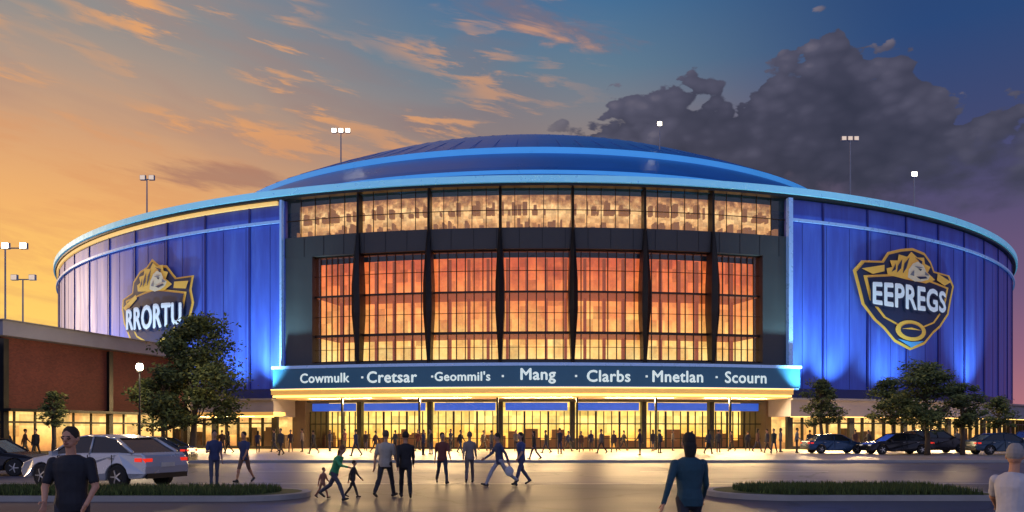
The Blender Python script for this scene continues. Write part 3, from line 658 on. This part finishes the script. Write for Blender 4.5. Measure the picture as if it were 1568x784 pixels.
def person(px,D,heading,height=1.75,z0=0.0,shirt=(.05,.05,.05),pants=(.03,.03,.035),hair=(.02,.015,.01),skin=(.42,.24,.16),shoe=(.03,.03,.03),
           legs=((.35,.1),(-.3,.25)),arms=((.3,.08,.3,0),(-.3,.08,.2,0)),lean=.03,turn=0,long_hair=False,sleeve=1.0,shorts=False,fem=False,detail=0,bag=None,name='pedestrian',wide=1.0,nod=0.0):
    s=height/1.75; els=[]
    Tm=Matrix.Translation((0,0,.93))@Matrix.Rotation(lean,4,'X')
    I=Matrix.Identity(4)
    def cap(p0,p1,r0,r1,tag,M4=I): els.append(('cap',M4@Vector(p0),M4@Vector(p1),r0,r1,tag))
    def ell(c,r,tag,M4=I): els.append(('ell',Vector(c),Vector(r),M4,tag))
    w=.92 if fem else 1.0; w*=wide
    st=[(-.12,.160,.118),(-.02,.168,.125),(.10,.150,.112),(.22,.160,.118),(.34,.182,.124),(.42,.186,.112),(.475,.145,.092),(.51,.085,.070)]
    els.append(('stack',[(z,a*w,b*wide) for z,a,b in st],Tm,'shirt'))
    ell((0,.0,-.07),(.155*w,.115*wide,.11),'pants',Matrix.Translation((0,0,.93)))
    cap((0,.005,.47),(0,-.02,.60),.058,.054,'skin',Tm)
    Hm=Tm@Matrix.Translation((0,-.015,.595))@Matrix.Rotation(turn,4,'Z')@Matrix.Rotation(nod,4,'X')@Matrix.Scale(1.06,4)
    ell((0,0,.105),(.073,.092,.112),'skin',Hm); ell((0,-.035,.045),(.052,.056,.050),'skin',Hm)
    ell((0,-.098,.085),(.013,.020,.024),'skin',Hm)
    for q in (-1,1): ell((q*.076,.005,.09),(.010,.020,.030),'skin',Hm)
    ell((0,.020,.135),(.084,.095,.098),'hair',Hm)
    if long_hair: ell((0,.055,.03),(.082,.058,.15),'hair',Hm)
    if detail:
        ell((0,-.088,.112),(.05,.014,.010),'skin',Hm); ell((0,-.089,.046),(.026,.010,.008),'lip',Hm)
        for q in (-1,1): ell((q*.032,-.093,.120),(.017,.006,.005),'hair',Hm); ell((q*.032,-.086,.100),(.012,.010,.008),'eye',Hm)
    feet=[]
    for q,(a,k) in zip((-1,1),legs):
        hp=Vector((q*.088*w,0,.90)); kn=hp+Vector((q*.012,-math.sin(a),-math.cos(a)))*.41; b=a-k
        an=kn+Vector((0,-math.sin(b),-math.cos(b)))*.41
        cap(hp,kn,.088*w,.062,'pants'); 
        if shorts: cap(kn,an,.05,.034,'skin'); m=kn.lerp(an,.3); cap(kn,m,.052,.058,'skin')
        else: cap(kn,an,.063,.05,'pants'); cap(kn,kn.lerp(an,.35),.06,.066,'pants')
        ft=b*.6; fd=Vector((q*.12,-math.cos(ft),math.sin(ft))).normalized()
        hl=an-fd*.045+Vector((0,0,-.045)); to=an+fd*.15+Vector((0,0,-.055)); cap(hl,to,.042,.034,'shoe'); cap(an,hl,.042,.042,'shoe'); feet+= [hl.z-.042,to.z-.034]
    for q,(sw,ab,el,inn) in zip((-1,1),arms):
        sh=Tm@Vector((q*.178*w,0,.425)); 
        ud=Vector((q*math.sin(ab),-math.sin(sw)*math.cos(ab),-math.cos(sw)*math.cos(ab))); eb=sh+ud*.285
        fs=sw+el; fd=Vector((q*(math.sin(ab)*.6-inn),-math.sin(fs),-math.cos(fs))).normalized(); wr=eb+fd*.245
        cap(sh,eb,.058*w,.046,'shirt')
        if sleeve<1: 
            m=sh.lerp(eb,.72); els.pop(); cap(sh,m,.060*w,.056,'shirt'); cap(m,eb,.043,.040,'skin'); cap(eb,wr,.041,.027,'skin')
        else: cap(eb,wr,.046,.034,'shirt')
        lat=Vector((0,-1,0)); lat=(lat-fd*lat.dot(fd)).normalized() if abs(fd.y)<.95 else Vector((0,0,1)); nrm=fd.cross(lat)*q
        for j,o_ in enumerate((-.026,-.009,.009,.026)): cap(wr+fd*.012+lat*o_*.6,wr+fd*.088+lat*o_,.015,.013,'skin')
        if detail:
            for o_,L in ((.030,.068),(.010,.078),(-.010,.074),(-.029,.058)):
                b0=wr+fd*.09+lat*o_; b1=b0+(fd*.9-nrm*.3).normalized()*L*.5; b2=b1+(fd*.75-nrm*.65).normalized()*L*.5
                cap(b0,b1,.0095,.009,'skin'); cap(b1,b2,.009,.0075,'skin')
            t0=wr+fd*.03+lat*.028; t1=t0+(fd*.6+lat*.75-nrm*.2).normalized()*.04; t2=t1+(fd*.9+lat*.2-nrm*.3).normalized()*.032; cap(t0,t1,.012,.011,'skin'); cap(t1,t2,.010,.009,'skin')
        else:
            for o_ in (-.028,-.01,.01,.028): cap(wr+fd*.085+lat*o_,wr+fd*.15+lat*o_-nrm*.02,.010,.009,'skin')
            t0=wr+fd*.03+lat*.03; cap(t0,t0+fd*.04+lat*.03,.013,.010,'skin')
    if bag=='hand':
        p=wr+fd*.12; ell((p.x,p.y,p.z-.2),(.06,.15,.17),'bag')
    if bag=='back': ell((0,.15,.25),(.14,.085,.20),'bag',Tm)
    V=[];Fc=[]
    for e_ in els:
        if e_[0]=='cap': capsule(V,Fc,*e_[1:5])
        elif e_[0]=='ell':
            c,r,M4=e_[1:4]; o=len(V); nn=12;mm=7
            for i in range(1,mm):
                th=PI*i/mm
                for k in range(nn): t=2*PI*k/nn; V.append(M4@(c+Vector((r.x*math.sin(th)*math.cos(t),r.y*math.sin(th)*math.sin(t),r.z*math.cos(th)))))
            for i in range(mm-2):
                for k in range(nn): k2=(k+1)%nn; Fc.append((o+i*nn+k,o+(i+1)*nn+k,o+(i+1)*nn+k2,o+i*nn+k2))
            Fc.append(tuple(o+k for k in range(nn))); Fc.append(tuple(o+(mm-2)*nn+k for k in range(nn-1,-1,-1)))
        else:
            S,M4=e_[1:3]; o=len(V); nn=18
            for z,a,b in S:
                for k in range(nn): t=2*PI*k/nn; V.append(M4@Vector((a*math.cos(t),b*math.sin(t),z)))
            for i in range(len(S)-1):
                for k in range(nn): k2=(k+1)%nn; Fc.append((o+i*nn+k,o+i*nn+k2,o+(i+1)*nn+k2,o+(i+1)*nn+k))
            Fc.append(tuple(o+k for k in range(nn-1,-1,-1))); Fc.append(tuple(o+(len(S)-1)*nn+k for k in range(nn)))
    me=bpy.data.meshes.new('p'); me.from_pydata([tuple(v) for v in V],[],Fc); me.update()
    ob=bpy.data.objects.new('p',me); sc.collection.objects.link(ob)
    rm=ob.modifiers.new('r','REMESH'); rm.mode='VOXEL'; rm.voxel_size=(.0065 if detail else (.013 if D<35 else .03)); 
    sm=ob.modifiers.new('s','SMOOTH'); sm.iterations=2 if detail else 1; sm.factor=.5
    tx=bpy.data.textures.get('folds') or bpy.data.textures.new('folds','CLOUDS'); tx.noise_scale=.16
    if D<35:
        dp=ob.modifiers.new('d','DISPLACE'); dp.texture=tx; dp.strength=.018; dp.mid_level=.5
    dg=bpy.context.evaluated_depsgraph_get(); dg.update(); m2=bpy.data.meshes.new_from_object(ob.evaluated_get(dg)); bpy.data.objects.remove(ob)
    n=len(m2.polygons); cen=np.zeros(n*3); m2.polygons.foreach_get('center',cen); cen=cen.reshape(-1,3)
    best=np.full(n,1e9); tg=np.zeros(n,int); tags=['skin','shirt','pants','hair','shoe','lip','eye','bag']
    for e_ in els:
        if e_[0]=='cap':
            a=np.array(e_[1]);b=np.array(e_[2]); ab=b-a; t=np.clip(((cen-a)@ab)/max(ab@ab,1e-9),0,1); dd=np.linalg.norm(cen-(a+t[:,None]*ab),axis=1)-(e_[3]+(e_[4]-e_[3])*t); tag=e_[5]
        else:
            Mi=np.array((e_[3] if e_[0]=='ell' else e_[2]).inverted()); q=cen@Mi[:3,:3].T+Mi[:3,3]
            if e_[0]=='ell':
                r=np.array(e_[2]); u=(q-np.array(e_[1]))/r; L=np.linalg.norm(u,axis=1); dd=(L-1)*min(r); tag=e_[4]
            else:
                S=np.array(e_[1]); a=np.interp(q[:,2],S[:,0],S[:,1]); b=np.interp(q[:,2],S[:,0],S[:,2]); L=np.sqrt((q[:,0]/a)**2+(q[:,1]/b)**2); dd=(L-1)*np.minimum(a,b)
                dz=np.maximum(S[0,0]-q[:,2],q[:,2]-S[-1,0]); dd=np.maximum(dd,dz); tag=e_[3]
        if tag in('lip','eye','hair'): dd=dd-.003
        k=dd<best; best[k]=dd[k]; tg[k]=tags.index(tag)
    m2.materials.clear()
    for nm,c in (('skin',skin),('shirt_cloth',shirt),('trouser_cloth',pants),('hair',hair),('shoe_leather',shoe),('lip',(.30,.12,.09)),('eye',(.05,.04,.04)),('bag_cloth',(.5,.5,.52) if bag=='hand' else (.05,.05,.08))): m2.materials.append(fig_mats(nm,c))
    m2.polygons.foreach_set('material_index',tg); m2.polygons.foreach_set('use_smooth',[True]*n)
    zm=min(feet); m2.transform(Matrix.Scale(s,4)@Matrix.Translation((0,0,-zm))); m2.name='body'; m2.update()
    e=empty(name,(X(px,D),D,z0),heading); o=bpy.data.objects.new('body',m2); link(o,e)
# near figures
person(110,9.0,.12,1.79,shirt=(.016,.018,.026),pants=(.03,.036,.06),hair=(.03,.02,.013),skin=(.58,.30,.19),legs=((.22,.05),(-.2,.2)),arms=((.15,.22,.75,.45),(.10,.26,.55,.35)),sleeve=.5,detail=1,turn=-.1,wide=1.1,nod=.04)
person(1056,10.0,PI+.15,1.74,shirt=(.014,.06,.09),pants=(.02,.022,.034),hair=(.014,.012,.012),skin=(.45,.25,.16),legs=((.3,.08),(-.25,.3)),arms=((.25,.22,.5,.0),(-.3,.38,.25,-.1)),sleeve=1,detail=1,fem=True,long_hair=True,lean=.04,wide=1.16)
person(1549,8.0,PI/2+.7,1.64,shirt=(.52,.51,.54),pants=(.05,.05,.07),hair=(.30,.28,.27),skin=(.50,.26,.16),legs=((.35,.1),(-.3,.3)),arms=((.65,.5,.45,-.2),(.75,.3,.35,0)),sleeve=.5,detail=1,lean=.14,turn=.1)
st=((.38,.08),(-.32,.35)); st2=((-.34,.4),(.4,.05)); aw=((-.4,.08,.25,0),(.4,.08,.35,0)); aw2=((.4,.1,.35,0),(-.4,.08,.2,0)); sd=((.05,.03),(-.03,.02)); ar=((.05,.1,.15,0),(.02,.1,.2,0))
navy=(.035,.05,.13)
person(328,24.6,.5,1.76,shirt=navy,pants=(.06,.07,.11),legs=((.12,.05),(-.1,.1)),arms=((.3,.15,1.3,.2),ar[1]),sleeve=.5)
person(374,26.6,-.3,1.76,shirt=(.04,.055,.13),pants=(.16,.09,.06),shorts=True,sleeve=.5,legs=st,arms=aw,skin=(.50,.24,.13))
person(512,19.8,1.2,1.50,shirt=(.04,.30,.12),pants=(.05,.055,.08),legs=((.6,.2),(-.5,.5)),arms=((.8,.15,.6,0),(-.6,.2,.3,0)),lean=.38,hair=(.16,.06,.02),long_hair=True,fem=True)
person(540,20.6,1.4,1.0,shirt=(.03,.03,.035),pants=(.02,.02,.025),legs=st,arms=aw,lean=.1,name='child')
person(494,20.4,1.1,.82,shirt=(.35,.16,.10),pants=(.30,.14,.09),hair=(.12,.05,.02),legs=st2,arms=aw,lean=.1,name='child')
person(590,20.7,PI-.3,1.80,shirt=(.36,.33,.28),pants=(.025,.025,.03),legs=st,arms=((.2,.15,.4,0),(-.2,.2,.2,0)),wide=1.12,sleeve=.5,hair=(.10,.07,.05))
person(621,20.5,PI+.2,1.78,shirt=(.014,.014,.017),pants=(.014,.014,.018),legs=st2,arms=aw2)
person(677,26.0,.3,1.74,shirt=(.16,.045,.035),pants=(.03,.04,.06),legs=st2,arms=aw,sleeve=.5,bag='back')
person(719,26.4,PI,1.76,shirt=(.24,.20,.18),pants=(.13,.11,.11),legs=st,arms=aw2,hair=(.15,.10,.07),fem=True)
person(765,24.8,-1.2,1.78,shirt=(.04,.06,.13),pants=(.32,.33,.38),legs=((.6,.15),(-.5,.45)),arms=((.5,.15,.5,0),(-.6,.15,.3,0)),bag='hand',lean=.1)
person(798,25.2,-.9,1.75,shirt=(.035,.06,.18),pants=(.06,.07,.13),legs=st2,arms=aw,long_hair=True,fem=True,sleeve=.5)
far=[(818,44,(.02,.02,.02)),(857,55,(.02,.025,.04)),(890,60,(.1,.05,.03)),(921,56,(.05,.05,.07)),(1000,62,(.02,.02,.03)),(1120,62,(.08,.03,.03)),(1175,58,(.03,.03,.05)),(1220,57,(.2,.2,.2)),
 (25,50,(.03,.03,.06)),(55,47,(.015,.015,.02)),(445,60,(.05,.03,.03)),(463,61,(.2,.15,.12)),(690,63,(.03,.03,.05)),(740,64,(.1,.08,.06)),(560,63,(.03,.02,.02)),(1330,60,(.03,.03,.04)),(395,58,(.04,.04,.07)),(640,63,(.12,.03,.02)),(1060,65,(.04,.05,.1)),(790,62,(.15,.13,.1)),(350,57,(.03,.03,.03)),(955,64,(.03,.03,.03)),(1466,62,(.1,.1,.1)),
 (38,48,(.06,.03,.03)),(505,62,(.04,.04,.06)),(528,64,(.15,.05,.04)),(605,60,(.05,.05,.05)),(1145,63,(.03,.03,.04)),(1195,60,(.06,.05,.1)),(1310,62,(.1,.05,.04)),(420,60,(.03,.03,.05)),(870,62,(.03,.05,.1)),(1030,64,(.12,.1,.08)),
 (430,52,(.03,.03,.04)),(545,50,(.05,.06,.1)),(660,54,(.02,.02,.02)),(1085,55,(.03,.04,.06)),(980,52,(.04,.03,.03)),
 (480,55,(.02,.02,.03)),(575,56,(.08,.03,.03)),(648,52,(.03,.04,.08)),(705,57,(.02,.02,.02)),(752,55,(.12,.1,.08)),(836,57,(.03,.03,.03)),(905,62,(.03,.03,.06)),(940,59,(.08,.05,.04)),(1010,57,(.02,.03,.05)),(1100,59,(.05,.05,.05)),(1160,61,(.1,.04,.03)),(1240,59,(.03,.03,.03)),(1185,56,(.02,.03,.03)),(340,60,(.06,.03,.02)),(12,46.5,(.03,.03,.04))]
for i,(px,D,c) in enumerate(far):
    person(px,D,random.uniform(-3,3),random.uniform(1.62,1.84),z0=.13,shirt=c,pants=random.choice(((.02,.02,.03),(.04,.045,.08),(.08,.07,.05))),legs=random.choice((st,st2,sd)),arms=random.choice((aw,aw2,ar)),fem=i%2==0,long_hair=i%4==0)

# ---------------------------------------------------------------- lights
def area(p,r,z,W,sx,tilt,name):
    q=pt(p,r,z); l=bpy.data.lights.new(name,'AREA'); l.shape='RECTANGLE'; l.size=sx; l.size_y=.6; l.energy=W; l.color=(1,.66,.30)
    o=bpy.data.objects.new(name,l); o.location=q; o.rotation_euler=(rad(-tilt),0,p); link(o)
for i in range(5): area(gL+(gR-gL)*(i+.5)/5,78.4,4.5,2900,6,42,'canopy_downlight')
area(phi_px(330,79.6),79.6,2.92,1500,9,42,'shopfront_light'); area(phi_px(1290,79.6),79.6,2.92,2300,9,42,'shopfront_light'); area(phi_px(1440,79.6),79.6,2.92,2800,10,44,'shopfront_light')
def uplight(px,W,col,spread=95,tilt=.28,r=79.0):
    p=phi_px(px,79.0); q=pt(p,r,4.85); tgt=pt(p,R,4.85+(r-R)/tilt)
    l=bpy.data.lights.new('wall_uplight','SPOT'); l.energy=W; l.color=col; l.spot_size=rad(spread); l.spot_blend=1; l.shadow_soft_size=.15
    o=bpy.data.objects.new('wall_uplight',l); o.location=q; o.rotation_euler=(tgt-q).to_track_quat('-Z','Y').to_euler(); link(o)
cb=(.42,.85,1.0)
uplight(392,10500,cb,80,.5); uplight(325,4500,cb,110); uplight(130,5500,(.5,.80,1),125); uplight(215,8500,(.5,.80,1),125)
uplight(1240,9500,cb,80,.5); uplight(1308,6500,cb,80,.5); uplight(1400,4800,cb,120); uplight(1530,6500,cb,95)
sun=bpy.data.lights.new('sun','SUN'); sun.energy=.7; sun.angle=rad(2); sun.color=(1,.70,.48)
so=bpy.data.objects.new('sun',sun); link(so)
sd_=Vector((-math.sin(rad(66))*math.cos(rad(7)),math.cos(rad(66))*math.cos(rad(7)),math.sin(rad(7))))
so.rotation_euler=sd_.to_track_quat('Z','Y').to_euler(); so.location=(-60,10,60)

# ---------------------------------------------------------------- sky
w=bpy.data.worlds.new('sky'); sc.world=w; w.use_nodes=True; t=NT(w.node_tree); bg=t.N['Background']
try: w.cycles.sampling_method='MANUAL'; w.cycles.sample_map_resolution=256
except Exception: pass
tc=t.new('ShaderNodeTexCoord'); s=t.sep(tc.outputs['Generated'])
az=t.m('ARCTAN2',s[0],s[1]); hor=t.m('SQRT',t.m('ADD',t.m('MULTIPLY',s[0],s[0]),t.m('MULTIPLY',s[1],s[1])))
te=t.m('DIVIDE',s[2],t.m('MAXIMUM',hor,.001)); e0=t.m('MULTIPLY',te,1.0,clamp=True)
left=t.ramp(e0,[(0,lin(255,215,115)),(.126,lin(255,205,98)),(.19,lin(255,195,98)),(.25,lin(240,175,102)),(.32,lin(216,160,112)),(.40,lin(178,150,130)),(.47,lin(142,140,138)),(1,lin(60,90,130))])
cen_=t.ramp(e0,[(0,lin(235,170,110)),(.28,lin(185,145,118)),(.38,lin(140,128,126)),(.46,lin(98,124,144)),(.56,lin(62,108,150)),(1,lin(30,60,110))])
right=t.ramp(e0,[(0,lin(185,115,122)),(.08,lin(145,96,122)),(.15,lin(114,84,120)),(.25,lin(84,74,112)),(.35,lin(60,68,110)),(.46,lin(38,68,118)),(1,lin(22,44,90))])
back=t.ramp(e0,[(0,lin(210,198,215)),(.3,lin(162,165,210)),(1,lin(115,140,195))])  # unseen sky behind the camera, brightened to act as fill light
base=t.mix(t.ss(az,-.50,.02),left,cen_); base=t.mix(t.ss(az,.05,.5),base,right)
te2=t.m('ADD',te,t.m('MULTIPLY',az,.14))
n2=t.noise(t.comb(t.m('MULTIPLY',az,2.6),t.m('MULTIPLY',te2,9),17.7),1.0,4,.58,.2)
n1=t.noise(t.comb(t.m('MULTIPLY',az,8.5),t.m('MULTIPLY',te2,46),1.3),1.0,6,.64,.3)
wl=t.m('SUBTRACT',1.0,t.ss(az,-.12,.16)); mk=t.m('MULTIPLY',t.ss(te,.28,.39),wl)
base=t.mix(t.m('MULTIPLY',t.m('MULTIPLY',t.ss(n2,.38,.60),mk),.55),base,t.mix(t.ss(az,-.5,.1),lin(170,132,118),lin(122,108,116)))
stk=t.m('MULTIPLY',t.ss(n1,.50,.62),t.ss(n2,.38,.54))
base=t.mix(t.m('MULTIPLY',t.m('MULTIPLY',stk,mk),.85),base,t.mix(t.ss(az,-.45,.15),lin(236,164,98),lin(205,150,112)))
te3=t.m('ADD',te,t.m('MULTIPLY',az,.30))
def blob(tev,a0,t0,ra,rt):
    a=t.m('DIVIDE',t.m('SUBTRACT',az,a0),ra); b=t.m('DIVIDE',t.m('SUBTRACT',tev,t0),rt)
    return t.m('SUBTRACT',1.0,t.m('SQRT',t.m('ADD',t.m('MULTIPLY',a,a),t.m('MULTIPLY',b,b))))
ns=t.noise(t.comb(t.m('MULTIPLY',az,9),t.m('MULTIPLY',te3,38),5.5),1.0,6,.6,.4)
f3=t.m('ADD',blob(te3,.02,.535,.17,.030),t.m('MULTIPLY_ADD',ns,2.4,-1.2))
base=t.mix(t.m('MULTIPLY',t.ss(f3,.1,.8),.8),base,lin(120,108,122)); base=t.mix(t.m('MULTIPLY',t.ss(t.m('SUBTRACT',f3,t.m('MULTIPLY',t.m('SUBTRACT',te3,.53),14)),.5,1.1),.8),base,lin(208,152,118))
lowm=t.m('MULTIPLY',t.m('SUBTRACT',1.0,t.ss(az,-.25,.1)),t.m('SUBTRACT',1.0,t.ss(te,.3,.42)))
base=t.mix(t.m('MULTIPLY',t.m('MULTIPLY',t.ss(n1,.42,.66),lowm),.32),base,lin(216,142,90))
b1=t.ss(t.m('ADD',blob(te,-.33,.305,.16,.024),t.m('MULTIPLY_ADD',n1,2.2,-1.1)),.1,.8)
base=t.mix(t.m('MULTIPLY',b1,.7),base,lin(158,114,100))
# dark cumulus right
top=t.ramp(t.m('MULTIPLY_ADD',az,1.0,.0,clamp=True),[(0,(.39,)*3+(1,)),(.08,(.395,)*3+(1,)),(.17,(.405,)*3+(1,)),(.23,(.450,)*3+(1,)),(.30,(.425,)*3+(1,)),(.36,(.445,)*3+(1,)),(.395,(.488,)*3+(1,)),(.43,(.425,)*3+(1,)),(.47,(.435,)*3+(1,)),(.52,(.365,)*3+(1,)),(.6,(.35,)*3+(1,)),(1,(.35,)*3+(1,))])
tv=t.sep(top)[0]
cn=t.noise(t.comb(t.m('MULTIPLY',az,10),t.m('MULTIPLY',te,17),9.0),1.0,7,.56,.15)
def bill(sx,sz,k):
    vo=t.new('ShaderNodeTexVoronoi',feature='SMOOTH_F1'); t.L.new(t.comb(t.m('MULTIPLY_ADD',cn,1.6,t.m('MULTIPLY',az,sx)),t.m('MULTIPLY',te,sz),k),vo.inputs['Vector']); vo.inputs['Scale'].default_value=1; vo.inputs['Smoothness'].default_value=.3
    return vo.outputs['Distance']
v1=bill(22,34,0); v2=bill(52,74,3.3)
puff=t.m('ADD',t.m('MULTIPLY_ADD',v1,-.065,.03),t.m('MULTIPLY_ADD',v2,-.026,.012))
fld=t.m('ADD',t.m('SUBTRACT',tv,te),t.m('ADD',t.m('MULTIPLY_ADD',cn,.20,-.10),puff))
cm=t.ss(fld,-.001,.007); cm=t.m('MULTIPLY',cm,t.ss(az,-.02,.12)); 
lowf=t.ss(t.m('ADD',te,t.m('MULTIPLY_ADD',cn,.26,-.13)),.23,.31); cm=t.m('MULTIPLY',t.m('MULTIPLY',cm,lowf),.96)
shd=t.m('ADD',t.m('MULTIPLY',v1,-.6),t.m('ADD',t.m('MULTIPLY',v2,-.35),t.m('ADD',t.m('MULTIPLY_ADD',cn,1.0,-.5),t.m('MULTIPLY_ADD',fld,-2.2,1.0))))
ccol=t.ramp(shd,[(.10,lin(50,50,68)),(.40,lin(62,61,80)),(.66,lin(80,78,98)),(.92,lin(116,109,124))])
base=t.mix(cm,base,ccol)
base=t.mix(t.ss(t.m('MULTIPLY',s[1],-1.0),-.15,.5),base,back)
base=t.mix(t.m('LESS_THAN',s[2],-.001),base,(.03,.03,.035,1))
nk=t.new('ShaderNodeTexSky'); nk.sky_type='NISHITA'; nk.sun_disc=False; nk.sun_elevation=rad(7); nk.sun_rotation=rad(-66)
fin=t.new('ShaderNodeMix',data_type='RGBA',blend_type='ADD'); fin.inputs[0].default_value=.006; t.L.new(base,fin.inputs[6]); t.L.new(nk.outputs[0],fin.inputs[7])
t.L.new(fin.outputs[2],bg.inputs[0]); bg.inputs[1].default_value=1.0
